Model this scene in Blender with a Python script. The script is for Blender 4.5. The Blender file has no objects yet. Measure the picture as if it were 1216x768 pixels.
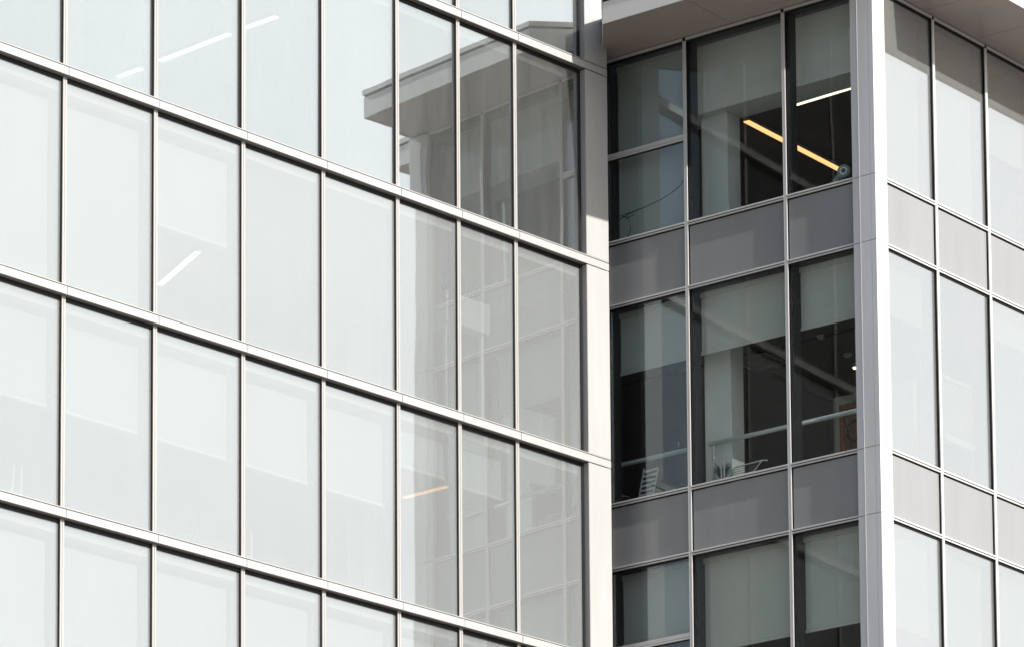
import bpy, bmesh, math, random
from mathutils import Vector, Matrix
random.seed(7)
R = math.radians
scn = bpy.context.scene
COL = scn.collection

# ------------------------------------------------------------------ camera
cam_d = bpy.data.cameras.new('camera')
cam = bpy.data.objects.new('camera', cam_d); COL.objects.link(cam)
CP = Vector((-56.43949402, -37.18217917, 1.6))
rt = Vector((0.61442424, -0.78894347, -0.00714542)); up = Vector((-0.1121028, -0.0962625, 0.989023)); fw = Vector((0.78097107, 0.60687869, 0.14758878))
M = Matrix((rt, up, -fw)).transposed().to_4x4(); M.translation = CP
cam.matrix_world = M
cam_d.sensor_width = 36; cam_d.lens = 173.0734; cam_d.shift_y = 0.8415888
cam_d.clip_start = 0.5; cam_d.clip_end = 5000
scn.camera = cam

# ------------------------------------------------------------------ sky, sun, exposure
SUN_AZ, SUN_EL = 184.0, 31.0          # azimuth clockwise from +Y
w = bpy.data.worlds.new("World"); scn.world = w; w.use_nodes = True
nt = w.node_tree; bg = nt.nodes['Background']
sky = nt.nodes.new('ShaderNodeTexSky'); sky.sky_type = 'NISHITA'; sky.sun_disc = False
sky.sun_elevation = R(SUN_EL); sky.sun_rotation = R(SUN_AZ); sky.dust_density = 1.5; sky.air_density = 1.0; sky.ozone_density = 1.0
bg.inputs[1].default_value = 0.115
# pale glow added to the south-east sky for the panes to mirror, noise-broken
_tc = nt.nodes.new('ShaderNodeTexCoord')
_dp = nt.nodes.new('ShaderNodeVectorMath'); _dp.operation = 'DOT_PRODUCT'; _dp.inputs[1].default_value = Vector((.76, -.58, .30)).normalized()
nt.links.new(_tc.outputs['Generated'], _dp.inputs[0])
_mr = nt.nodes.new('ShaderNodeMapRange'); _mr.interpolation_type = 'SMOOTHSTEP'
_mr.inputs['From Min'].default_value = .62; _mr.inputs['From Max'].default_value = .98
nt.links.new(_dp.outputs['Value'], _mr.inputs['Value'])
_nz = nt.nodes.new('ShaderNodeTexNoise'); _nz.inputs['Scale'].default_value = 5.0; _nz.inputs['Detail'].default_value = 5.0
_mp = nt.nodes.new('ShaderNodeMapping'); _mp.inputs['Scale'].default_value = (1, 1, 2.5)
nt.links.new(_tc.outputs['Generated'], _mp.inputs[0]); nt.links.new(_mp.outputs[0], _nz.inputs['Vector'])
_cr = nt.nodes.new('ShaderNodeMapRange'); _cr.inputs['From Min'].default_value = .3; _cr.inputs['From Max'].default_value = .7
_cr.inputs['To Min'].default_value = .82; _cr.inputs['To Max'].default_value = 1.0; nt.links.new(_nz.outputs['Fac'], _cr.inputs['Value'])
_ml = nt.nodes.new('ShaderNodeMath'); _ml.operation = 'MULTIPLY'; nt.links.new(_mr.outputs[0], _ml.inputs[0]); nt.links.new(_cr.outputs[0], _ml.inputs[1])
_mx = nt.nodes.new('ShaderNodeMix'); _mx.data_type = 'RGBA'; _mx.clamp_factor = True
SKY_GLOW = (8.7, 8.9, 9.2, 1)
_a = [i for i in _mx.inputs if i.name in ('A', 'B') and i.type == 'RGBA']; _a[1].default_value = SKY_GLOW
nt.links.new(_ml.outputs[0], _mx.inputs[0]); nt.links.new(sky.outputs[0], _a[0])
nt.links.new([q for q in _mx.outputs if q.type == 'RGBA'][0], bg.inputs[0])
sl = bpy.data.lights.new('sun', 'SUN'); sl.energy = 4.4; sl.angle = R(0.5); sl.color = (1, .965, .915)
so = bpy.data.objects.new('sun', sl); COL.objects.link(so)
sd = Vector((math.sin(R(SUN_AZ)) * math.cos(R(SUN_EL)), math.cos(R(SUN_AZ)) * math.cos(R(SUN_EL)), math.sin(R(SUN_EL))))
so.rotation_euler = sd.to_track_quat('Z', 'Y').to_euler(); so.location = sd * 200
scn.view_settings.view_transform = 'Standard'; scn.view_settings.look = 'None'
scn.view_settings.exposure = 0.5; scn.view_settings.gamma = 1.0; scn.view_settings.use_curve_mapping = False
scn.cycles.transparent_max_bounces = 24; scn.cycles.max_bounces = 12; scn.cycles.glossy_bounces = 6
scn.cycles.diffuse_bounces = 5; scn.cycles.caustics_reflective = False; scn.cycles.caustics_refractive = False
scn.cycles.sample_clamp_indirect = 6.0; scn.cycles.use_denoising = True

# ------------------------------------------------------------------ materials
def newmat(name):
    m = bpy.data.materials.new(name); m.use_nodes = True
    n = m.node_tree; n.nodes.clear()
    o = n.nodes.new('ShaderNodeOutputMaterial')
    return m, n, o
def N(n, t, **kw):
    x = n.nodes.new(t)
    for k, v in kw.items():
        if k in x.inputs: x.inputs[k].default_value = v
        else: setattr(x, k, v)
    return x
def surf(name, col, rough=.5, spec=.5, metal=0, var=.06, scale=1.5, bump=0, streak=False, bscale=40):
    m, n, o = newmat(name)
    p = N(n, 'ShaderNodeBsdfPrincipled', Roughness=rough, Metallic=metal); p.inputs['Specular IOR Level'].default_value = spec
    tc = N(n, 'ShaderNodeTexCoord'); mp = N(n, 'ShaderNodeMapping')
    mp.inputs['Scale'].default_value = (scale * 3, scale * 3, scale * .35) if streak else (scale,) * 3
    n.links.new(tc.outputs['Object'], mp.inputs[0])
    nz = N(n, 'ShaderNodeTexNoise', Scale=1.0, Detail=6.0, Roughness=.6); n.links.new(mp.outputs[0], nz.inputs['Vector'])
    cr = N(n, 'ShaderNodeValToRGB')
    cr.color_ramp.elements[0].position = .3; cr.color_ramp.elements[1].position = .72
    cr.color_ramp.elements[0].color = tuple(c * (1 - var) for c in col) + (1,)
    cr.color_ramp.elements[1].color = tuple(min(1, c * (1 + var)) for c in col) + (1,)
    n.links.new(nz.outputs['Fac'], cr.inputs[0]); n.links.new(cr.outputs[0], p.inputs['Base Color'])
    if bump:
        b = N(n, 'ShaderNodeBump', Strength=1.0, Distance=bump); nb = N(n, 'ShaderNodeTexNoise', Scale=bscale, Detail=3.0)
        n.links.new(tc.outputs['Object'], nb.inputs['Vector']); n.links.new(nb.outputs['Fac'], b.inputs['Height'])
        n.links.new(b.outputs[0], p.inputs['Normal'])
    n.links.new(p.outputs[0], o.inputs[0]); return m
def glass(name, tint, base, k, veil, wave=.0012, refl=(1, 1, 1), vcol=(.75, .75, .73)):
    """coated facade glass: see-through, mirror coat, a diffuse veil of dust plus painted haze that lightens the panes"""
    m, n, o = newmat(name)
    tr = N(n, 'ShaderNodeBsdfTransparent', Color=tint + (1,)); gl = N(n, 'ShaderNodeBsdfGlossy', Roughness=0.0, Color=refl + (1,))
    lw = N(n, 'ShaderNodeLayerWeight', Blend=.5); fr = N(n, 'ShaderNodeMath', operation='POWER'); fr.inputs[1].default_value = 5.0
    n.links.new(lw.outputs['Facing'], fr.inputs[0])
    ma = N(n, 'ShaderNodeMath', operation='MULTIPLY_ADD'); ma.inputs[1].default_value = k; ma.inputs[2].default_value = base; ma.use_clamp = True
    n.links.new(fr.outputs[0], ma.inputs[0])
    oi = N(n, 'ShaderNodeObjectInfo'); rv = N(n, 'ShaderNodeMapRange'); n.links.new(oi.outputs['Random'], rv.inputs['Value'])   # every pane comes from a slightly different batch
    rv.inputs['To Min'].default_value = base * .93; rv.inputs['To Max'].default_value = base * 1.05; n.links.new(rv.outputs[0], ma.inputs[2])
    mx = N(n, 'ShaderNodeMixShader'); n.links.new(ma.outputs[0], mx.inputs[0]); n.links.new(tr.outputs[0], mx.inputs[1]); n.links.new(gl.outputs[0], mx.inputs[2])
    tc = N(n, 'ShaderNodeTexCoord')
    nb = N(n, 'ShaderNodeTexNoise', Scale=.8, Detail=1.0); n.links.new(tc.outputs['Object'], nb.inputs['Vector'])
    b = N(n, 'ShaderNodeBump', Strength=1.0, Distance=wave); n.links.new(nb.outputs['Fac'], b.inputs['Height']); n.links.new(b.outputs[0], gl.inputs['Normal'])
    df = N(n, 'ShaderNodeBsdfDiffuse', Color=vcol + (1,))
    mp = N(n, 'ShaderNodeMapping'); mp.inputs['Scale'].default_value = (5, 5, .5); n.links.new(tc.outputs['Object'], mp.inputs[0])
    nd = N(n, 'ShaderNodeTexNoise', Scale=1.0, Detail=8.0, Roughness=.7); n.links.new(mp.outputs[0], nd.inputs['Vector'])
    rg = N(n, 'ShaderNodeMapRange'); rg.inputs['From Min'].default_value = .3; rg.inputs['From Max'].default_value = .8
    rg.inputs['To Min'].default_value = veil * (.6 if veil < .1 else .93); rg.inputs['To Max'].default_value = veil * (1.5 if veil < .1 else 1.07); n.links.new(nd.outputs['Fac'], rg.inputs['Value'])
    m2 = N(n, 'ShaderNodeMixShader'); n.links.new(rg.outputs[0], m2.inputs[0]); n.links.new(mx.outputs[0], m2.inputs[1]); n.links.new(df.outputs[0], m2.inputs[2])
    n.links.new(m2.outputs[0], o.inputs[0]); return m
def emis(name, col, s):
    m, n, o = newmat(name); e = N(n, 'ShaderNodeEmission', Color=col + (1,), Strength=s); n.links.new(e.outputs[0], o.inputs[0]); return m
def fabric(name, col, t=.25):
    m, n, o = newmat(name)
    tc = N(n, 'ShaderNodeTexCoord'); nz = N(n, 'ShaderNodeTexNoise', Scale=1.3, Detail=5.0); n.links.new(tc.outputs['Object'], nz.inputs['Vector'])
    cr = N(n, 'ShaderNodeValToRGB'); cr.color_ramp.elements[0].color = tuple(c * .93 for c in col) + (1,); cr.color_ramp.elements[1].color = tuple(min(1, c * 1.05) for c in col) + (1,)
    n.links.new(nz.outputs['Fac'], cr.inputs[0])
    wv = N(n, 'ShaderNodeTexNoise', Scale=2.0, Detail=2.0); mp = N(n, 'ShaderNodeMapping'); mp.inputs['Scale'].default_value = (1, 1, 14)
    n.links.new(tc.outputs['Object'], mp.inputs[0]); n.links.new(mp.outputs[0], wv.inputs['Vector'])
    b = N(n, 'ShaderNodeBump', Strength=.6, Distance=.004); n.links.new(wv.outputs['Fac'], b.inputs['Height'])
    d = N(n, 'ShaderNodeBsdfDiffuse'); t_ = N(n, 'ShaderNodeBsdfTranslucent'); mx = N(n, 'ShaderNodeMixShader', Fac=t)
    for q in (d, t_): n.links.new(cr.outputs[0], q.inputs['Color']); n.links.new(b.outputs[0], q.inputs['Normal'])
    n.links.new(d.outputs[0], mx.inputs[1]); n.links.new(t_.outputs[0], mx.inputs[2]); n.links.new(mx.outputs[0], o.inputs[0]); return m

MT = dict(
    clad_a=surf('cream_cladding', (.445, .445, .435), .42, .4, var=.05, streak=True, bump=.0004),
    cap_a=surf('cream_mullion_cap', (.43, .415, .395), .38, .5, var=.03, streak=True),
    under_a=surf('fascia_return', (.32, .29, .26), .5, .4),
    joint=surf('joint_sealant', (.07, .045, .03), .8, .2),
    gasket=surf('black_gasket', (.012, .012, .013), .5, .3),
    reveal=surf('column_reveal', (.42, .40, .39), .5, .4, var=.03, streak=True),
    clad_b=surf('silver_cladding', (.64, .64, .65), .40, .5, var=.07, streak=True, bump=.0003),
    mull_b=surf('silver_mullion', (.62, .61, .60), .38, .5, var=.03, streak=True),
    spandrel=surf('spandrel_panel', (.275, .277, .278), .16, .32, var=.055, streak=True, scale=.8, bump=.0012, bscale=1.3),
    soffit=surf('soffit_panel', (.49, .405, .36), .35, .5, var=.06, scale=.8),
    fascia=surf('roof_fascia', (.80, .79, .76), .45, .4, var=.03),
    glass_a=glass('coated_glass', (.76, .79, .785), .42, .5, .055, wave=.004, refl=(.96, 1.0, .99)),
    glass_haze=glass('coated_glass_hazed', (.76, .785, .78), .265, .5, .185, wave=.0035, refl=(.96, 1.0, .99), vcol=(.74, .765, .765)),  # pale diffuse haze mixed in, painted brightness over the lower rows' reflections
    glass_b=glass('clear_glass', (.93, .95, .94), .018, .8, .005, wave=.0012),
    glass_b_sky_tint=glass('sky_tinted_glass', (.90, .93, .93), .075, .8, .006, wave=.0016, refl=(.84, .93, 1.0)),  # shaded-side glass tinted bluer in the far bays, imitating reflected sky
    glass_c=glass('sunlit_side_glass', (.68, .725, .695), .38, .6, .12, wave=.0010),  # lighter copy of the building's glass for the lit side, painted haze included
    blind=fabric('blind_fabric', (.72, .725, .71), .15),
    blind_b=fabric('blind_fabric_grey', (.64, .65, .595), .1),
    bar=surf('blind_bar', (.90, .90, .88), .4, .4),
    inner_black=surf('dark_inner_frame', (.010, .011, .013), .4, .4),
    inner_pale=surf('pale_inner_frame', (.40, .41, .41), .5, .3),
    wall_in=surf('interior_plaster', (.74, .74, .72), .8, .2),
    ceil_in=surf('interior_ceiling', (.80, .79, .77), .8, .2),
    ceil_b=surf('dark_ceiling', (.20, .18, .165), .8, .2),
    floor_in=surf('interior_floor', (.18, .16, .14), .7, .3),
    col_in=surf('interior_column', (.72, .74, .70), .7, .2),
    white=surf('white_paint', (.78, .78, .76), .45, .4),
    black=surf('black_plastic', (.015, .015, .016), .45, .5),
    rail=surf('pale_rail_paint', (.62, .66, .65), .35, .5),
    steel=surf('brushed_steel', (.5, .52, .52), .3, .5, metal=.6),
    green_grey=surf('green_grey_paint', (.22, .27, .25), .4, .5),
    lens=surf('green_lens', (.02, .10, .07), .08, .8),
    leaf=surf('leaf', (.05, .10, .035), .5, .4, var=.3, scale=12),
    blue=surf('blue_cable', (.05, .10, .17), .5, .4),
    wood=surf('warm_wood', (.35, .12, .05), .45, .4, var=.2, scale=6, streak=True),
    warm=emis('warm_tube', (1.0, .50, .20), 1.25), warm2=emis('pale_tube', (1.0, .83, .58), 1.8), cool=emis('white_tube', (1.0, .97, .9), 1.1),
    spot=emis('spot_bulb', (1.0, .75, .4), 4),
    asphalt=surf('asphalt', (.05, .05, .052), .9, .2, var=.2, scale=.6, bump=.004),
    paving=surf('paving', (.28, .27, .26), .85, .2, var=.12, scale=1.2),
    ground=surf('ground', (.20, .20, .19), .9, .2, var=.12, scale=.3),
    paint=surf('road_paint', (.75, .75, .72), .7, .3),
    tower=surf('dark_tower', (.055, .052, .05), .7, .3, var=.1),
    tower_glass=surf('dark_window', (.012, .014, .016), .15, .4),
)

# ------------------------------------------------------------------ helpers
class Fr:
    """facade frame: u along the facade, d outward, z up (world metres)"""
    def __init__(s, o, u): s.o = Vector((o[0], o[1], 0)); s.u = Vector((u[0], u[1], 0)).normalized(); s.n = Vector((s.u.y, -s.u.x, 0))
    def p(s, u, d, z): return s.o + s.u * u + s.n * d + Vector((0, 0, z))
aR = 0.07950655
FA = Fr((0, 4.48865653), (math.cos(aR), -math.sin(aR)))      # left building, faces the street
FC = Fr((0, 0), (1, 0))                                       # right building, sunlit side
FB = Fr((0, 0), (0, -1))                                      # right building, shaded side: u = -y
def box(bm, F, u0, u1, d0, d1, z0, z1):
    vs = [bm.verts.new(F.p(u, d, z)) for u in (u0, u1) for d in (d0, d1) for z in (z0, z1)]
    for f in ((0, 1, 3, 2), (4, 6, 7, 5), (0, 4, 5, 1), (2, 3, 7, 6), (0, 2, 6, 4), (1, 5, 7, 3)): bm.faces.new([vs[i] for i in f])
def tube(bm, pts, r, n=10, cap=True):
    pts = [Vector(p) for p in pts]; rings = []
    for i, p in enumerate(pts):
        t = (pts[min(i + 1, len(pts) - 1)] - pts[max(i - 1, 0)]).normalized()
        a = t.cross(Vector((0, 0, 1)));  a = a.normalized() if a.length > .05 else t.cross(Vector((1, 0, 0))).normalized()
        b = t.cross(a); rr = r[i] if isinstance(r, (list, tuple)) else r
        rings.append([bm.verts.new(p + (a * math.cos(2 * math.pi * k / n) + b * math.sin(2 * math.pi * k / n)) * rr) for k in range(n)])
    for i in range(len(rings) - 1):
        for k in range(n): bm.faces.new((rings[i][k], rings[i][(k + 1) % n], rings[i + 1][(k + 1) % n], rings[i + 1][k]))
    if cap: bm.faces.new(rings[0]); bm.faces.new(rings[-1])
def obj(name, bm, mat, parent=None, mats=None, smooth=False, bevel=0):
    if bevel: bmesh.ops.bevel(bm, geom=bm.edges[:], offset=bevel, segments=2, affect='EDGES', profile=.5)
    bmesh.ops.recalc_face_normals(bm, faces=bm.faces)
    me = bpy.data.meshes.new(name); bm.to_mesh(me); bm.free()
    for m in (mats or [mat]): me.materials.append(MT[m])
    if smooth:
        for p in me.polygons: p.use_smooth = True
    o = bpy.data.objects.new(name, me); COL.objects.link(o)
    if parent: o.parent = parent
    return o
def part(name, mat, parent, F, *boxes, bevel=0):
    bm = bmesh.new()
    for b in boxes: box(bm, F, *b)
    return obj(name, bm, mat, parent, bevel=bevel)
def thing(name, label, cat, group=None):
    o = bpy.data.objects.new(name, None); COL.objects.link(o); return tag(o, label, cat, group)
def tag(o, label=None, cat=None, group=None, kind=None):
    if label: o['label'] = label
    if cat: o['category'] = cat
    if group: o['group'] = group
    if kind: o['kind'] = kind
    return o
WF = Fr((0, 0), (1, 0))    # world frame: u = x, d = -y

# ------------------------------------------------------------------ ground and street
def sheet(name, mat, x0, x1, y0, y1, z):
    bm = bmesh.new(); v = [bm.verts.new((x, y, z)) for x, y in ((x0, y0), (x1, y0), (x1, y1), (x0, y1))]; bm.faces.new(v)
    return tag(obj(name, bm, mat), kind='structure')
sheet('ground', 'ground', -1500, 1500, -1500, 1500, 0)
tag(part('pavement', 'paving', None, WF, (-140, 120, 5.5, -3, .004, .14)), kind='structure')
sheet('road', 'asphalt', -140, 120, -24, -6, .004)
bm = bmesh.new()
for i in range(32):
    x = -136 + i * 8; v = [bm.verts.new((a, b, .008)) for a, b in ((x, -15.08), (x + 3, -15.08), (x + 3, -14.92), (x, -14.92))]; bm.faces.new(v)
tag(obj('road_markings', bm, 'paint'), kind='structure')
tag(part('pavement', 'paving', None, WF, (-140, 120, 50, 24, .004, .14)), kind='structure')

# ------------------------------------------------------------------ LEFT BUILDING
A = thing('office_building', 'pale glass office building with cream fascias filling the left of the photo', 'building')
S = [-14.45, -12.8, -11.15, -9.51, -7.87, -6.32, -4.83, -3.57, -2.36]   # mullion centres
S_END0, S_END1 = -0.90, -0.41                                             # end column
HA, ZF = 2.9941, 25.722
LV = {k: ZF + HA * k for k in range(-4, 3)}
# fascias
for k in range(-4, 3):
    z = LV[k]
    edges = S + [S_END1]
    f = part('fascia', 'under_a', A, FA, (S[0], S_END0 + .003, 0, .094, z - .108, z - .008))
    for i in range(len(edges) - 1):
        a, b = edges[i] + .005, edges[i + 1] - (.005 if i < len(edges) - 2 else 0)
        if i == len(edges) - 2:
            part('fascia_panel', 'clad_a', f, FA, (a, b, .0945, .104, z - .108, z))
        else:
            part('fascia_panel', 'clad_a', f, FA, (a, b, .0945, .104, z - .108, z), bevel=.0015)
    part('fascia_lip', 'clad_a', f, FA, (S[0], S_END1, .02, .1005, z + .014, z + .026))
    part('fascia_joint', 'joint', f, FA, (S[0], S_END1, .0, .091, z - .006, z + .013))
# end column, with dark joints where the fascia lines cross it
for k in range(-4, 3):
    z0 = LV[k] + .028; z1 = (LV[k + 1] - .122) if k < 2 else 33.2
    c = part('column_panel', 'clad_a', A, FA, (S_END0 + .01, S_END1, .02, .102, z0, z1), bevel=.002)
    part('column_reveal', 'reveal', c, FA, (S_END0, S_END0 + .0095, -.02, .098, z0, z1))
part('column_core', 'joint', A, FA, (S_END0 + .012, S_END1 - .004, -.3, .015, 0, 33.1))
part('side_wall', 'clad_a', A, FA, (-.47, -.414, -9.6, -.302, 0, 33.1))
# mullions
for k in range(-4, 2):
    z0, z1 = LV[k] + .028, LV[k + 1] - .11
    for s in S[1:]:
        m = part('mullion', 'gasket', A, FA, (s - .026, s + .026, -.06, .016, z0, z1))
        part('mullion_cap', 'cap_a', m, FA, (s - .033, s - .004, .0165, .030, z0, z1), (s + .004, s + .033, .0165, .030, z0, z1))
        part('mullion_cap', 'cap_a', m, FA, (s - .0035, s + .0035, .0165, .023, z0, z1 - .12))
# windows
TILT = {(0, 7): (-.0027, 0), (0, 4): (.0055, .0020), (0, 3): (.0055, .0020), (-1, 7): (-.0030, 0), (-2, 7): (-.0030, 0), (1, 7): (-.003, 0)}
BL = {}  # (row, bay) -> blind bottom ; bay 0 is the one cut by the left edge of the photo
for b in (-1, 0, 1): BL[(-1, b)] = LV[-1] + .05
BL[(-1, 2)] = 24.14
for b in (-1, 0, 1, 2, 3, 4): BL[(-2, b)] = 21.16
BL[(-2, 5)] = 21.82; BL[(-2, 6)] = 21.77
for b in (-1, 0, 1, 2, 3, 4): BL[(-3, b)] = LV[-3] + .05
BL[(-3, 5)] = 18.9; BL[(-3, 6)] = 19.05
bays = [(S[i], S[i + 1]) for i in range(len(S) - 1)] + [(S[-1], S_END0)]
for k in range(-4, 2):
    z0, z1 = LV[k] + .028, LV[k + 1] - .112
    for i, (a, b) in enumerate(bays):
        bi = i - 1
        u0, u1 = a + .028, b - (.028 if i < len(bays) - 1 else .0)
        if i == 0: u0 = a + .002
        wr = .045 if i == len(bays) - 1 else .011
        w_ = part('window', 'gasket', A, FA, (u0 + .001, u0 + .010, -.05, .004, z0, z1 - .05), (u1 - wr, u1 - .001, -.05, .004, z0, z1 - .05),
                  (u0 + .001, u1 - .001, -.05, .006, z1 - .05, z1), (u0 + .019, u1 - wr - .001, -.05, .004, z0, z0 + .022))
        tz, tx = TILT.get((k, bi), (random.uniform(-.004, .004), random.uniform(-.003, .003)))
        bm = bmesh.new(); ua, ub, za, zb = u0 + .010, u1 - wr, z0 + .022, z1 - .05
        uc, zc = (ua + ub) / 2, (za + zb) / 2
        vs = []
        for dd in (-.012, -.028):
            for u, z in ((ua, za), (ub, za), (ub, zb), (ua, zb)):
                vs.append(bm.verts.new(FA.p(u, dd + (u - uc) * tz + (z - zc) * tx, z)))
        for f in ((0, 1, 2, 3), (7, 6, 5, 4), (0, 4, 5, 1), (1, 5, 6, 2), (2, 6, 7, 3), (3, 7, 4, 0)): bm.faces.new([vs[q] for q in f])
        obj('pane', bm, 'glass_a' if k >= 0 else 'glass_haze', w_)
        if (k, bi) in BL:
            zb_ = BL[(k, bi)]; r_ = .012
            bl = part('roller_blind', 'blind', w_, FA, (a + .05, b - .05, -.252, -.250, zb_ + .03, LV[k + 1] - .36))
            bm = bmesh.new(); tube(bm, [FA.p(a + .05, -.251, zb_ + .018), FA.p(b - .05, -.251, zb_ + .018)], .026, 8); me = obj('blind_bar_tmp', bm, 'bar')
            # fabric and its bottom bar are one blind
            bl.data.materials.append(MT['bar']); b2 = bmesh.new(); b2.from_mesh(bl.data); n0 = len(b2.faces); b2.from_mesh(me.data)
            b2.faces.ensure_lookup_table()
            for q in range(n0, len(b2.faces)): b2.faces[q].material_index = 1
            b2.to_mesh(bl.data); b2.free(); bpy.data.objects.remove(me)
# inner structure
for k in range(-4, 3):
    part('floor_slab', 'ceil_in', A, FA, (-14.4, -.475, -9.4, -.08, LV[k] - .28, LV[k] - .06))
for k in range(-4, 2):
    part('inner_mullion', 'inner_pale', A, FA, *[(s - .03, s + .03, -.16, -.062, LV[k] - .055, LV[k + 1] - .285) for s in S[1:]])
part('back_wall', 'wall_in', A, FA, (-14.45, -.475, -9.6, -9.405, 0, 33.1))
part('side_wall', 'wall_in', A, FA, (-14.6, -14.455, -9.6, 0.09, 0, 33.1))
part('roof', 'clad_a', A, FA, (-14.6, -.414, -9.6, -.02, 33.105, 33.3))
part('parapet', 'clad_a', A, FA, (-14.45, S_END0 - .002, -.3, .09, LV[2] + .03, 33.1))
for s, d in ((-13.6, -1.2), (-1.6, -3.6)):
    part('interior_column', 'col_in', A, FA, (s - .18, s + .18, d - .36, d, LV[-4], LV[2] - .3))
part('interior_column', 'col_in', A, FA, (-12.05, -11.70, -1.3, -.95, LV[-4], LV[2] - .3))
part('lower_storeys', 'tower_glass', A, FA, (-14.4, -.95, -9.3, -.05, .15, LV[-4] - .3))
part('lower_fascia', 'clad_a', A, FA, *[(S[0], S_END1, 0.0, .1, LV[-4] - HA * q - .11, LV[-4] - HA * q) for q in range(1, 5)])
part('lower_mullion', 'cap_a', A, FA, *[(s - .033, s + .033, -.04, .04, .15, LV[-4] - .12) for s in S[1:]])
part('column_panel', 'clad_a', A, FA, (S_END0 + .01, S_END1, .02, .102, .15, LV[-4] - .122))

# ------------------------------------------------------------------ RIGHT BUILDING
B = thing('corner_office_building', 'grey glass corner office building with overhanging roof at the right of the photo', 'building')
ZS = [26.198, 22.198, 18.198, 14.198]            # sill seams
ZB = [25.218, 21.218, 17.218, 13.218]            # spandrel feet = window heads below
ZT = 29.06
YB = [0.345, 1.52, 3.285, 4.76, 6.3]             # mullions of the shaded side (y)
XC = [0.26, 1.585, 3.01, 4.43, 5.85, 7.27, 8.69]             # mullions of the sunlit side (x)
# corner casing
for z0, z1 in [(ZS[0] + .004, ZT - .03)] + [(ZB[i] + .004, ZS[i] - .004) for i in range(3)] + [(ZS[i + 1] + .004, ZB[i] - .004) for i in range(3)]:
    c = part('corner_casing', 'clad_b', B, FC, (-.06, .13, -.02, .06, z0, z1), (.137, .258, -.03, .052, z0, z1), bevel=.0015)
    part('corner_casing_return', 'clad_b', B, FB, (-.335, -.215, -.03, .052, z0, z1), (-.205, -.022, -.02, .0595, z0, z1), bevel=.0015)
part('corner_joint', 'joint', B, FC, (-.05, .25, -.3, .045, 10, ZT - .02), (-.045, .3, -.33, -.301, 10, ZT - .02))
part('corner_trim', 'white', B, FB, (-.214, -.206, -.02, .062, 10, ZT - .03))
def curtain(F, xs, sgn, blinds, name_sp):
    """xs: mullion positions; sgn maps them on the frame's u axis"""
    for j, x in enumerate(xs):
        u = sgn * x
        if j > 0:
            m = part('mullion', 'gasket', B, F, (u - .022, u + .022, -.05, .018, 13.2, ZT - .06))
            part('mullion_cap', 'mull_b', m, F, (u - .028, u - .004, .0185, .034, 13.2, ZT - .062), (u + .004, u + .028, .0185, .034, 13.2, ZT - .062))
            part('mullion_cap', 'mull_b', m, F, (u - .0035, u + .0035, .0185, .028, 13.2, ZT - .062))
    for j in range(len(xs) - 1):
        lo, hi = sorted((sgn * xs[j], sgn * xs[j + 1]))
        lo += .029 if not (sgn > 0 and j == 0) else .0; hi -= .029 if not (sgn < 0 and j == 0) else .0
        # transoms: two slim bars with a dark seam
        for z in ZS[:3] + ZB[:3]:
            t = part('transom', 'joint', B, F, (lo, hi, -.03, .012, z - .034, z + .028))
            part('transom_bar', 'mull_b', t, F, (lo, hi, .0125, .028, z - .028, z - .007), bevel=.001)
            part('transom_bar', 'mull_b', t, F, (lo, hi, .0125, .036, z + .007, z + .030), bevel=.001)
        t = part('head_transom', 'joint', B, F, (lo, hi, -.03, .02, ZT - .06, ZT - .002))
        part('transom_bar', 'mull_b', t, F, (lo, hi, .0205, .036, ZT - .052, ZT - .012))
        for i in range(3):
            part('spandrel_panel', 'spandrel', B, F, (lo + .008, hi - .008, -.03, -.006, ZB[i] + .03, ZS[i] - .045))
        for r, (z0, z1) in enumerate([(ZS[0], ZT - .062), (ZS[1], ZB[0] - .036), (ZS[2], ZB[1] - .036)]):
            z0 += .03
            wdw = part('window', 'gasket', B, F, (lo + .001, lo + .012, -.04, -.002, z0, z1), (hi - .012, hi - .001, -.04, -.002, z0, z1),
                       (lo + .013, hi - .013, -.04, -.002, z1 - .02, z1), (lo + .013, hi - .013, -.04, -.002, z0, z0 + .012))
            ts = {(FB, 2, 0): 27.53, (FB, 2, 2): 20.0}.get((F, j, r))
            segs = [(z0 + .013, z1 - .021)] if ts is None else [(z0 + .013, ts - .055), (ts + .055, z1 - .021)]
            if ts:
                t = part('intermediate_transom', 'joint', wdw, F, (lo + .001, hi - .001, -.045, .012, ts - .05, ts + .05))
                for q in (-.047, -.012, .018):
                    part('transom_bar', 'mull_b', wdw, F, (lo + .001, hi - .001, .0125, .03, ts + q, ts + q + .026))
            for a, b in segs: part('pane', ('glass_b_sky_tint' if j >= 2 else 'glass_b') if sgn < 0 else 'glass_c', wdw, F, (lo + .013, hi - .013, -.026, -.014, a, b))
            # dark frame behind the glass on the side nearer the wall
            if sgn < 0: fb = (lo + .001, lo + .05, -.19, -.046, z0, z1)
            else: fb = (hi - .05, hi - .001, -.26, -.046, z0, z1)
            part('inner_frame', 'inner_black', wdw, F, fb, (lo + .052, hi - .052, -.17, -.046, z1 - .012, z1 + .02))
            zb_ = blinds.get((r, j))
            if zb_:
                ztop = z1 + .015
                bm = bmesh.new(); box(bm, F, lo + .06, hi - .06, -.202, -.200, zb_ + .05, ztop - .06); box(bm, F, lo + .05, hi - .05, -.212, -.192, zb_, zb_ + .045); box(bm, F, lo + .052, hi - .052, -.235, -.175, ztop - .10, ztop - .02)
                obj('roller_blind', bm, 'blind_b' if sgn < 0 else 'blind', wdw)
curtain(FB, YB, -1, {(0, 2): 26.25, (1, 0): 24.235, (1, 1): 24.235, (1, 2): 24.225, (2, 0): 19.76, (2, 1): 19.76, (2, 2): 20.1}, 's')
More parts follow.
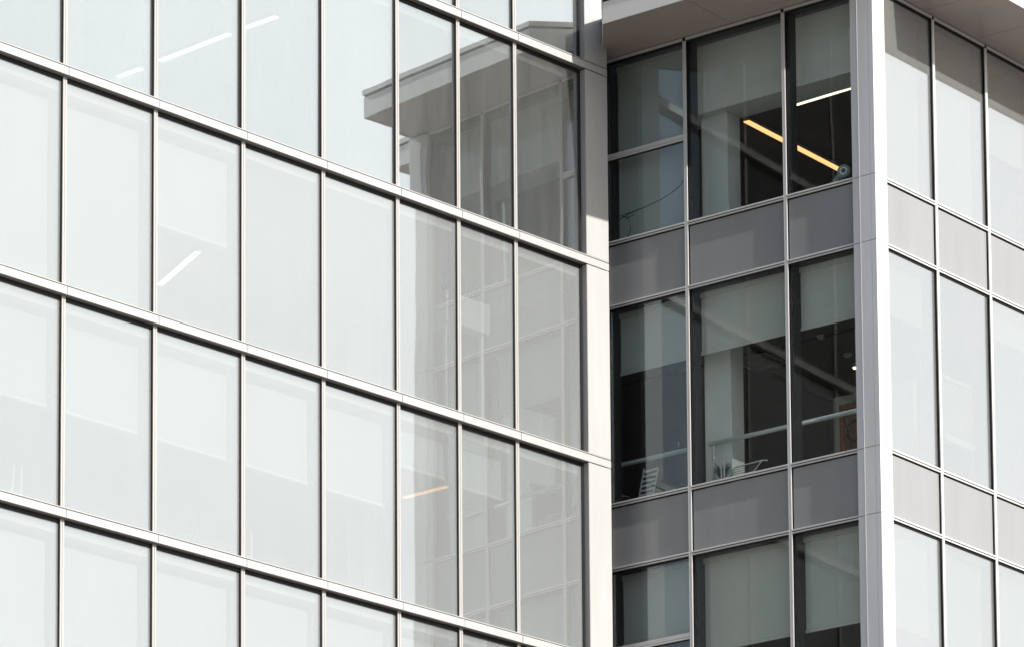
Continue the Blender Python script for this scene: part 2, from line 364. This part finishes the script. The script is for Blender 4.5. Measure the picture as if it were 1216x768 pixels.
curtain(FC, XC, 1, {(0, 0): 26.25, (0, 1): 26.25, (0, 2): 27.55, (1, 0): 24.33, (1, 2): 24.7, (1, 3): 22.3, (0, 3): 27.5, (2, 0): 19.75, (2, 1): 18.4, (2, 2): 18.3, (2, 3): 18.3}, 's')
# roof overhang: soffit panels, fascia, roof slab
OX, OY = 1.22, 1.235
X1, Y1 = 16.0, 14.0
def prism(name, mat, parent, poly, z0, z1):
    bm = bmesh.new(); a = [bm.verts.new((x, y, z0)) for x, y in poly]; b = [bm.verts.new((x, y, z1)) for x, y in poly]; n = len(poly)
    bm.faces.new(a); bm.faces.new(b)
    for q in range(n): bm.faces.new((a[q], a[(q + 1) % n], b[(q + 1) % n], b[q]))
    return obj(name, bm, mat, parent)
ME, MI = 3.88, 4.80        # mitred far end of the shaded-side canopy: outer and inner y
for ya, yb in ((0.0, .62), (.62, 2.42)):
    prism('soffit_panel', 'soffit', B, [(-OX, ya + .005), (-.006, ya + .005), (-.006, yb - .005), (-OX, yb - .005)], ZT, ZT + .02)
prism('soffit_panel', 'soffit', B, [(-OX, 2.425), (-.006, 2.425), (-.006, MI), (-OX, ME)], ZT, ZT + .02)
XN = .62                   # the sunlit-side canopy starts beside the corner casing
for xa, xb in ((XN, 1.35), (1.35, 2.75), (2.75, 4.2), (4.2, 5.7), (5.7, 7.2), (7.2, 8.8)):
    part('soffit_panel', 'soffit', B, WF, (xa + .005, xb - .005, 0.007, OY, ZT, ZT + .02))
out = [(-OX + .01, 0.01), (XN + .01, .01), (XN + .01, -OY + .01), (X1, -OY + .01), (X1, MI + .3), (-.02, MI), (-OX + .01, ME)]
prism('soffit_backing', 'joint', B, out, ZT + .022, ZT + .05)
part('roof_fascia', 'fascia', B, WF, (XN - .015, X1, OY + .001, OY + .015, ZT - .02, ZT + .31), (XN - .015, XN - .001, .016, OY, ZT - .02, ZT + .31))
part('roof_fascia', 'fascia', B, WF, (-OX - .015, -OX - .001, -ME, 0, ZT - .02, ZT + .31), (-OX - .015, XN - .016, .001, .015, ZT - .02, ZT + .31))
prism('fascia_groove', 'gasket', B, [(-OX - .003, -.003), (XN - .003, -.003), (XN - .003, -OY - .003), (X1, -OY - .003), (X1, 9), (.05, 9), (-.01, MI), (-OX - .003, ME)], ZT + .312, ZT + .345)
prism('roof_edge', 'fascia', B, [(-OX - .03, -.03), (XN - .03, -.03), (XN - .03, -OY - .03), (X1, -OY - .03), (X1, 9), (.05, 9), (-.01, MI + .01), (-OX - .03, ME + .01)], ZT + .347, ZT + .42)
prism('canopy_end', 'fascia', B, [(-.01, MI + .001), (-OX, ME + .001), (-OX, ME + .014), (-.01, MI + .014)], ZT - .02, ZT + .31)
# floors, ceilings, core
for i, (s, b) in enumerate(list(zip(ZS, ZB))[:4]):
    part('floor_slab', 'floor_in', B, WF, (.30, X1, -Y1, -.30, b + .12, s - .01))
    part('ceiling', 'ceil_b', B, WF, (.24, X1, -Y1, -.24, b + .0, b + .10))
    part('slab_edge', 'inner_black', B, WF, (.05, .235, -8, -.30, b + .02, s - .04), (.30, 9, -.235, -.05, b + .02, s - .04))
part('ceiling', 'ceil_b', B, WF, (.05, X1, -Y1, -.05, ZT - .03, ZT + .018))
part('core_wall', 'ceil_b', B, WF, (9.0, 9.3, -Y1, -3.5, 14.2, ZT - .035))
part('far_wall', 'wall_in', B, WF, (X1, X1 + .2, -Y1, -.3, 14.2, ZT - .035), (.3, X1 - .001, -Y1 - .2, -Y1, 14.2, ZT - .035))
part('side_wall', 'spandrel', B, FB, (-Y1, -6.33, -.3, -.0, 0, ZT - .005))
part('side_wall', 'spandrel', B, FC, (8.73, X1 + .2, -.3, 0, 0, ZT - .005))
for z0, z1 in ((26.19, ZT - .032), (22.19, 25.216), (18.19, 21.216)):
    part('interior_column', 'col_in', B, WF, (.50, .82, -3.37, -2.90, z0, z1))
part('ceiling_beam', 'col_in', B, WF, (.34, .86, -5.9, -.6, 27.98, ZT - .034))
part('partition', 'wall_in', B, WF, (2.75, 2.85, -2.62, -1.2, 22.19, 24.1))
part('lower_storeys', 'tower_glass', B, WF, (.02, X1, -Y1, -.02, 0.15, 13.2))
part('corner_casing', 'clad_b', B, FC, (-.06, .25, -.02, .06, .15, 13.2)); part('corner_casing', 'clad_b', B, FC, (-.06, -.001, -.34, -.021, .15, 13.2))
part('ceiling_track', 'inner_black', B, WF, (4.0, 6.4, -4.64, -4.58, 25.17, 25.214), (3.0, 3.04, -7.5, -1.0, 25.18, 25.214))
# handrail behind the glass of the middle floor
h = bmesh.new(); tube(h, [(.42, .55, 22.95), (.42, 3.24, 22.95)], .034, 14); rail = obj('handrail', h, 'rail', B, smooth=True)
h = bmesh.new(); tube(h, [(.42, 3.66, 22.95), (.42, 5.6, 22.95)], .034, 14); obj('handrail', h, 'rail', B, smooth=True)
for y in (3.17, 5.1):
    h = bmesh.new(); tube(h, [(.42, y, 22.19), (.42, y, 22.70), (.42, y, 22.71), (.42, y, 22.75), (.42, y, 22.76), (.42, y, 22.92)], [.018, .018, .03, .03, .018, .014], 12); obj('rail_post', h, 'steel', rail)

# ------------------------------------------------------------------ things inside the right building
def light(name, label, a, b, wd, mat, group='linear lights on the ceilings'):
    """slim ceiling light from a to b, diffuser below a thin housing"""
    t = thing(name, label, 'light', group); a, b = Vector(a), Vector(b); d = (b - a).normalized(); n = d.cross(Vector((0, 0, 1)))
    F = Fr((a.x, a.y), (d.x, d.y)); L = (b - a).length
    part('housing', 'white', t, F, (-.01, L + .01, -wd / 2 - .006, wd / 2 + .006, a.z + .002, a.z + .04))
    part('diffuser', mat, t, F, (0, L, -wd / 2, wd / 2, a.z - .012, a.z))
light('ceiling_light', 'long orange lit strip slanting down across two top floor windows of the shaded side', (3.0, 4.30, 28.9), (5.70, 4.38, 28.9), .10, 'warm')
light('ceiling_light', 'short pale lit strip above the orange one in the corner window of the top floor', (2.92, 3.34, 28.9), (2.865, 2.1, 28.9), .05, 'warm2')
for lab, a, b in (('lowest of the three white light strips behind the top row of the left building', (-5.449, 9.609), (-5.479, 9.117)),
                  ('middle and longest white light strip behind the top row of the left building', (-5.53, 8.708), (-5.673, 7.237)),
                  ('highest white light strip, cut by a mullion, behind the top row of the left building', (-5.70, 6.931), (-5.74, 6.3))):
    light('ceiling_light', lab, (*a, 28.36), (*b, 28.36), .09, 'cool')
light('ceiling_light', 'white light strip sloping under the half lowered blind of the left building', (-4.69, 9.45, 25.36), (-5.417, 8.066, 25.36), .09, 'cool')
light('ceiling_light', 'faint orange light strip below the blind beside the reflected corner', (-1.866, 7.145, 22.36), (-1.911, 6.30, 22.36), .08, 'warm')

# ceiling vent
v = thing('ceiling_vent', 'square black louvred air vent in the ceiling of the middle floor', 'vent')
part('vent_frame', 'white', v, WF, (3.05, 3.72, -4.72, -4.68, 25.19, 25.214), (3.05, 3.72, -4.14, -4.10, 25.19, 25.214), (3.05, 3.09, -4.679, -4.141, 25.19, 25.214), (3.68, 3.72, -4.679, -4.141, 25.19, 25.214))
part('louvre', 'inner_pale', v, WF, *[(3.10 + i * .073, 3.13 + i * .073, -4.675, -4.145, 25.18, 25.21) for i in range(8)])
for lab, x, y in (('small round white smoke detector on the ceiling near the corner casing', 4.0, 3.18), ('small round ceiling sensor between the vent and the middle mullion', 3.03, 3.0)):
    bm = bmesh.new(); tube(bm, [(x, y, 25.216), (x, y, 25.19), (x, y, 25.17)], [.075, .07, .04], 20); tag(obj('smoke_detector', bm, 'ceil_in'), lab, 'detector', 'detectors on the ceiling')
t = thing('spotlight', 'small glowing warm spotlight on the ceiling of the middle floor by the corner', 'light')
bm = bmesh.new(); tube(bm, [(4.45, 3.34, 25.216), (4.45, 3.34, 25.15)], .05, 16); obj('spot_housing', bm, 'white', t)
bm = bmesh.new(); tube(bm, [(4.45, 3.34, 25.149), (4.45, 3.34, 25.13)], [.04, .03], 16); obj('bulb', bm, 'spot', t)

# picture on the partition
t = thing('wall_picture', 'framed orange picture with black curved strokes beside the corner casing', 'picture')
part('picture_frame', 'wood', t, WF, (2.70, 2.748, -2.48, -2.42, 23.1, 23.95), (2.70, 2.748, -1.82, -1.76, 23.1, 23.95), (2.70, 2.748, -2.419, -1.821, 23.87, 23.95), (2.70, 2.748, -2.419, -1.821, 23.1, 23.18))
part('canvas', 'wood', t, WF, (2.73, 2.748, -2.418, -1.822, 23.181, 23.869))
bm = bmesh.new()
tube(bm, [(2.722, 2.34 - .05 * math.sin(q * .5), 23.2 + q * .06) for q in range(11)], .018, 8)
tube(bm, [(2.722, 2.20 + .16 * math.cos(q * .55), 23.52 + .16 * math.sin(q * .55)) for q in range(12)], .016, 8)
obj('painted_stroke', bm, 'black', t)

# grey lamp head on the sill of the corner window, top floor
t = thing('spot_lamp', 'grey green lamp head with round green lens on the corner window sill', 'lamp')
bm = bmesh.new(); tube(bm, [(.20, .98, 26.20), (.20, .84, 26.25), (.19, .68, 26.34), (.17, .60, 26.39)], [.035, .07, .10, .105], 20); obj('lamp_body', bm, 'green_grey', t, smooth=True)
bm = bmesh.new(); tube(bm, [(.15, .592, 26.392), (.062, .560, 26.40)], [.104, .098], 28, cap=True); obj('lamp_ring', bm, 'green_grey', t)
bm = bmesh.new(); tube(bm, [(.0615, .560, 26.40), (.050, .556, 26.401)], [.060, .055], 24); r = obj('lens_ring', bm, 'white', t)
bm = bmesh.new(); tube(bm, [(.0495, .556, 26.401), (.042, .553, 26.4015)], [.036, .02], 24); obj('lens', bm, 'lens', t, smooth=True)

# hanging lamps seen as dark shapes under the beam
for lab, x, y, z in (('black spider shaped pendant left of the orange light strip on the top floor', 2.2, 4.0, 27.25), ('black dome pendant just above the sill left of the top floor mullion', 2.4, 3.0, 26.9)):
    t = thing('pendant_lamp', lab, 'lamp', 'dark pendants on the top floor')
    bm = bmesh.new(); tube(bm, [(x, y, z + .14), (x, y, ZT - .035)], .006, 6); obj('cord', bm, 'black', t)
    bm = bmesh.new(); tube(bm, [(x, y, z + .14), (x, y, z + .10), (x, y, z + .03), (x, y, z)], [.02, .06, .12, .13], 18); obj('lamp_shade', bm, 'black', t)
    bm = bmesh.new(); tube(bm, [(x - .25, y + .3, z + .02), (x, y, z + .05), (x + .25, y - .3, z - .02)], .012, 6); obj('lamp_arm', bm, 'black', t)

# blue cable in the third top floor window
t = bmesh.new()
tube(t, [(.2, 4.72, 26.62), (.2, 4.58, 26.66), (.2, 4.46, 26.69), (.2, 4.2, 26.72), (.2, 3.9, 26.77), (.2, 3.7, 26.83), (.2, 3.55, 26.90), (.2, 3.5, 26.96), (.2, 3.36, 26.93)], .0085, 6)
tube(t, [(.2, 4.72, 26.70), (.2, 4.62, 26.68), (.2, 4.50, 26.60), (.2, 4.46, 26.45), (.2, 4.52, 26.33), (.2, 4.70, 26.21)], .007, 6)
tube(t, [(.2, 4.46, 26.69), (.2, 4.40, 26.64), (.2, 4.52, 26.63), (.2, 4.60, 26.70), (.2, 4.46, 26.69)], .007, 6)
tag(obj('cable', t, 'blue'), 'thin blue cable knotted across the top floor window beside the white column', 'cable')

# middle floor sill: tilted slatted rack, white wire frame, dark plant, chairs
def slat_rack():
    t = thing('slatted_rack', 'white slatted rack standing tilted inside the middle floor window', 'rack')
    o, ux, uz = Vector((.34, 4.53, 22.19)), Vector((0, -.985, .03)), Vector((.02, -.22, .97))
    def bar(bm, a0, a1, c0, c1, th=.012):
        vs = [bm.verts.new(o + ux * a + uz * c + Vector((dx, 0, 0))) for a in (a0, a1) for dx in (0, th) for c in (c0, c1)]
        for f in ((0, 1, 3, 2), (4, 6, 7, 5), (0, 4, 5, 1), (2, 3, 7, 6), (0, 2, 6, 4), (1, 5, 7, 3)): bm.faces.new([vs[i] for i in f])
    bm = bmesh.new(); bar(bm, 0, .02, 0, .62); bar(bm, .27, .29, 0, .56); bar(bm, .021, .269, .55, .585); bar(bm, .021, .269, 0, .02); obj('rack_frame', bm, 'white', t)
    bm = bmesh.new()
    for i in range(7): bar(bm, .022, .268, .04 + i * .072, .075 + i * .072, .008)
    obj('slat', bm, 'white', t); 
slat_rack()
t = thing('wire_tray', 'white wire tray on thin legs right of the dark plant', 'tray')
bm = bmesh.new()
for q in range(2):
    z = 22.34 + q * .22; x = .3 + .22 * q
    tube(bm, [(x, 2.86, z), (x, 2.38, z + .01), (x + .02, 2.30, z + .0)], .010, 8)
tube(bm, [(.3, 2.86, 22.19), (.3, 2.86, 22.34), (.52, 2.86, 22.56)], .010, 8); tube(bm, [(.3, 2.38, 22.19), (.3, 2.38, 22.35), (.52, 2.38, 22.57)], .010, 8)
tube(bm, [(.3, 2.95, 22.2), (.3, 2.95, 22.62)], .012, 8); tube(bm, [(.3, 2.90, 22.2), (.3, 2.90, 22.62)], .012, 8)
obj('tray_frame', bm, 'white', t)
bm = bmesh.new()
for q in range(4): tube(bm, [(.34 + .05 * q, 2.85, 22.385 + .049 * q), (.34 + .05 * q, 2.39, 22.395 + .049 * q)], .004, 6)
obj('tray_wire', bm, 'green_grey', t)
def plant(name, label, c, r, h, n, leafmat, potmat, pot_r, pot_h, lw=.03, group=None, spiky=False, seed=1):
    rnd = random.Random(seed); t = thing(name, label, 'plant', group); c = Vector(c)
    bm = bmesh.new(); tube(bm, [c, c + Vector((0, 0, pot_h * .1)), c + Vector((0, 0, pot_h * .96)), c + Vector((0, 0, pot_h))], [pot_r * .72, pot_r * .78, pot_r, pot_r * 1.03], 18); obj('pot', bm, potmat, t)
    bm = bmesh.new(); base = c + Vector((0, 0, pot_h + .002))
    for i in range(n):
        a = rnd.uniform(0, 6.283); ln = h * rnd.uniform(.6, 1.0); sp = r * rnd.uniform(.2, 1.0) * (.7 if spiky else 1); d = Vector((math.cos(a), math.sin(a), 0)); sd_ = Vector((-d.y, d.x, 0))
        prev = None; wq = lw * rnd.uniform(.6, 1.1)
        for q in range(6):
            f = q / 5; pz = ln * (f - (.0 if spiky else .35) * f * f * f); P = base + d * (sp * f * f + .01) + Vector((0, 0, pz)); ww = wq * (math.sin(math.pi * min(1, f * .9 + .1)) if not spiky else (1 - f) * .9 + .02)
            cur = (bm.verts.new(P - sd_ * ww / 2), bm.verts.new(P + d * .006), bm.verts.new(P + sd_ * ww / 2))
            if prev: bm.faces.new((prev[0], prev[1], cur[1], cur[0])); bm.faces.new((prev[1], prev[2], cur[2], cur[1]))
            prev = cur
    f = obj('foliage', bm, leafmat, t); return t
plant('potted_plant', 'small almost black spiky plant at the foot of the handrail post', (.36, 2.98, 22.19), .20, .30, 110, 'black', 'black', .12, .12, .035, spiky=True, seed=3)
bm = bmesh.new()
for a, b in (((.3, 4.95, 22.35), (.3, 4.72, 22.42)), ((.3, 4.93, 22.2), (.3, 4.80, 22.46)), ((.34, 4.85, 22.22), (.34, 4.60, 22.36)), ((.3, 4.88, 22.5), (.3, 4.62, 22.38)), ((.32, 4.80, 22.25), (.32, 4.62, 22.25))): tube(bm, [a, b], .012, 6)
tag(obj('folding_stand', bm, 'steel'), 'grey crossed metal legs beside the white slatted rack at the left edge', 'stand')
# chair whose dark headrest shows above the handrail
t = thing('office_chair', 'dark office chair whose round headrest shows above the handrail', 'chair')
def ell(bm, c, r, seg=18):
    m = bmesh.ops.create_uvsphere(bm, u_segments=seg, v_segments=10, radius=1)
    for v_ in m['verts']: v_.co = Vector((v_.co.x * r[0], v_.co.y * r[1], v_.co.z * r[2])) + Vector(c)
cx, cy = 1.0, 4.22
bm = bmesh.new(); ell(bm, (cx, cy, 23.42), (.05, .15, .10)); obj('headrest', bm, 'black', t, smooth=True)
bm = bmesh.new(); ell(bm, (cx + .02, cy, 22.98), (.05, .22, .30)); obj('backrest', bm, 'black', t, smooth=True)
bm = bmesh.new(); ell(bm, (cx + .26, cy, 22.65), (.25, .24, .05)); obj('seat', bm, 'black', t, smooth=True)
bm = bmesh.new(); tube(bm, [(cx + .26, cy, 22.62), (cx + .26, cy, 22.30)], .025, 10); tube(bm, [(cx + .0, cy, 23.34), (cx + .03, cy, 22.8), (cx + .1, cy, 22.62), (cx + .24, cy, 22.60)], .014, 8)
obj('gas_lift', bm, 'steel', t)
for q in range(5):
    a = q * 2 * math.pi / 5; bm = bmesh.new(); tube(bm, [(cx + .26, cy, 22.32), (cx + .26 + .28 * math.cos(a), cy + .28 * math.sin(a), 22.24)], [.022, .014], 8); o = obj('leg', bm, 'black', t)
    bm = bmesh.new(); ell(bm, (cx + .26 + .29 * math.cos(a), cy + .29 * math.sin(a), 22.219), (.028, .028, .028), 10); obj('castor', bm, 'black', o)

# sunlit side
plant('potted_plant', 'leafy plant in a white pot behind the middle floor window at the right edge', (3.42, .42, 22.19), .26, .55, 46, 'leaf', 'white', .13, .30, .07, seed=5)
plant('potted_plant', 'small dark plant low at the right edge beside the white potted plant', (3.75, .50, 22.19), .20, .26, 40, 'leaf', 'white', .07, .12, .03, seed=9)
t = thing('display_board', 'pale rectangular framed board hanging inside the sunlit middle floor window', 'board')
part('board', 'inner_pale', t, FC, (2.16, 2.93, -.34, -.32, 22.96, 23.80))
part('board_frame', 'bar', t, FC, (2.12, 2.99, -.36, -.29, 23.801, 23.86), (2.12, 3.01, -.38, -.25, 22.86, 22.955), (2.931, 2.97, -.36, -.31, 22.956, 23.80), (2.12, 2.159, -.36, -.31, 22.956, 23.80))
part('hanging_wire', 'steel', t, FC, (2.3, 2.304, -.335, -.331, 23.852, 25.21), (2.8, 2.804, -.335, -.331, 23.852, 25.21))

# ------------------------------------------------------------------ things inside the left building
t = thing('planter_trough', 'long white trough with spiky plants behind the glass beside the reflected corner', 'planter')
part('trough', 'white', t, FA, (-3.36, -2.44, -.62, -.42, 24.28, 24.72))
part('trough_stand', 'white', t, FA, (-3.30, -3.26, -.55, -.5, LV[-1] - .055, 24.279), (-2.54, -2.50, -.55, -.5, LV[-1] - .055, 24.279))
bm = bmesh.new(); rnd = random.Random(4)
for i in range(46):
    u = rnd.uniform(-3.3, -2.5); d0 = rnd.uniform(-.58, -.46); h_ = rnd.uniform(.15, .42); l_ = rnd.uniform(-.14, .14); dl = rnd.uniform(-.1, .05)
    p0 = FA.p(u - .012, d0, 24.721); p1 = FA.p(u + .012, d0, 24.721); m0 = FA.p(u + l_ * .4 - .016, d0 + dl * .4, 24.72 + h_ * .6); m1 = FA.p(u + l_ * .4 + .016, d0 + dl * .4, 24.72 + h_ * .6); q = FA.p(u + l_, d0 + dl, 24.72 + h_)
    vs = [bm.verts.new(x) for x in (p0, p1, m1, m0, q)]; bm.faces.new(vs[:4]); bm.faces.new((vs[3], vs[2], vs[4]))
obj('foliage', bm, 'leaf', t)
t = thing('vase', 'slim white vase with twigs standing on the floor edge of the left building', 'vase')
c = FA.p(-7.42, -.5, LV[-1] - .055)
bm = bmesh.new(); tube(bm, [c, c + Vector((0, 0, .05)), c + Vector((0, 0, .3)), c + Vector((0, 0, .36))], [.05, .06, .05, .06], 16); obj('vase_body', bm, 'white', t, smooth=True)
bm = bmesh.new()
for q in range(6): tube(bm, [c + Vector((0, 0, .362)), c + Vector((.05 * math.cos(q), .05 * math.sin(q), .5)), c + Vector((.13 * math.cos(q * 1.7), .13 * math.sin(q * 1.7), .68))], .004, 5)
obj('twig', bm, 'leaf', t)
for lab, u in (('pair of leaning white poles behind the lower blind at the far left', -11.55), ('pair of leaning white poles behind the fourth lower blind of the left building', -7.35)):
    t = thing('leaning_stand', lab, 'stand', 'white leaning poles')
    for q in (0, .2):
        bm = bmesh.new(); b0 = FA.p(u + q, -.55, LV[-2] - .055); tube(bm, [b0, b0 + FA.u * (.08 if q == 0 else 0) + Vector((0, 0, .72))], .014, 8); obj('leg', bm, 'white', t)
    bm = bmesh.new(); tube(bm, [FA.p(u - .02, -.55, LV[-2] + .3), FA.p(u + .24, -.55, LV[-2] + .3)], .008, 6); obj('rung', bm, 'white', t)
plant('potted_plant', 'spiky pale plant low behind the third lower window of the left building', FA.p(-8.3, -.5, LV[-2] - .055), .3, .55, 26, 'leaf', 'white', .10, .2, .02, spiky=True, seed=12)

# ------------------------------------------------------------------ unseen dark tower, added to darken reflections in the shaded glass
T = thing('added_tower', 'dark tower added out of view to darken reflections in the shaded glass', 'building')
FT = Fr((-70.6, -28.2), (0, 1))
part('tower_shaft', 'tower', T, WF, (-92, -70.6, -2, 28.2, 0, 66))
part('tower_windows', 'tower_glass', T, WF, *[(-70.598, -70.56, 26.9 - j * 2.9 - 1.7, 26.9 - j * 2.9, 3 + i * 3.6, 5.2 + i * 3.6) for i in range(17) for j in range(10)])
part('tower_cornice', 'tower', T, WF, (-92.3, -70.3, -1.7, 28.5, 66.01, 66.8))
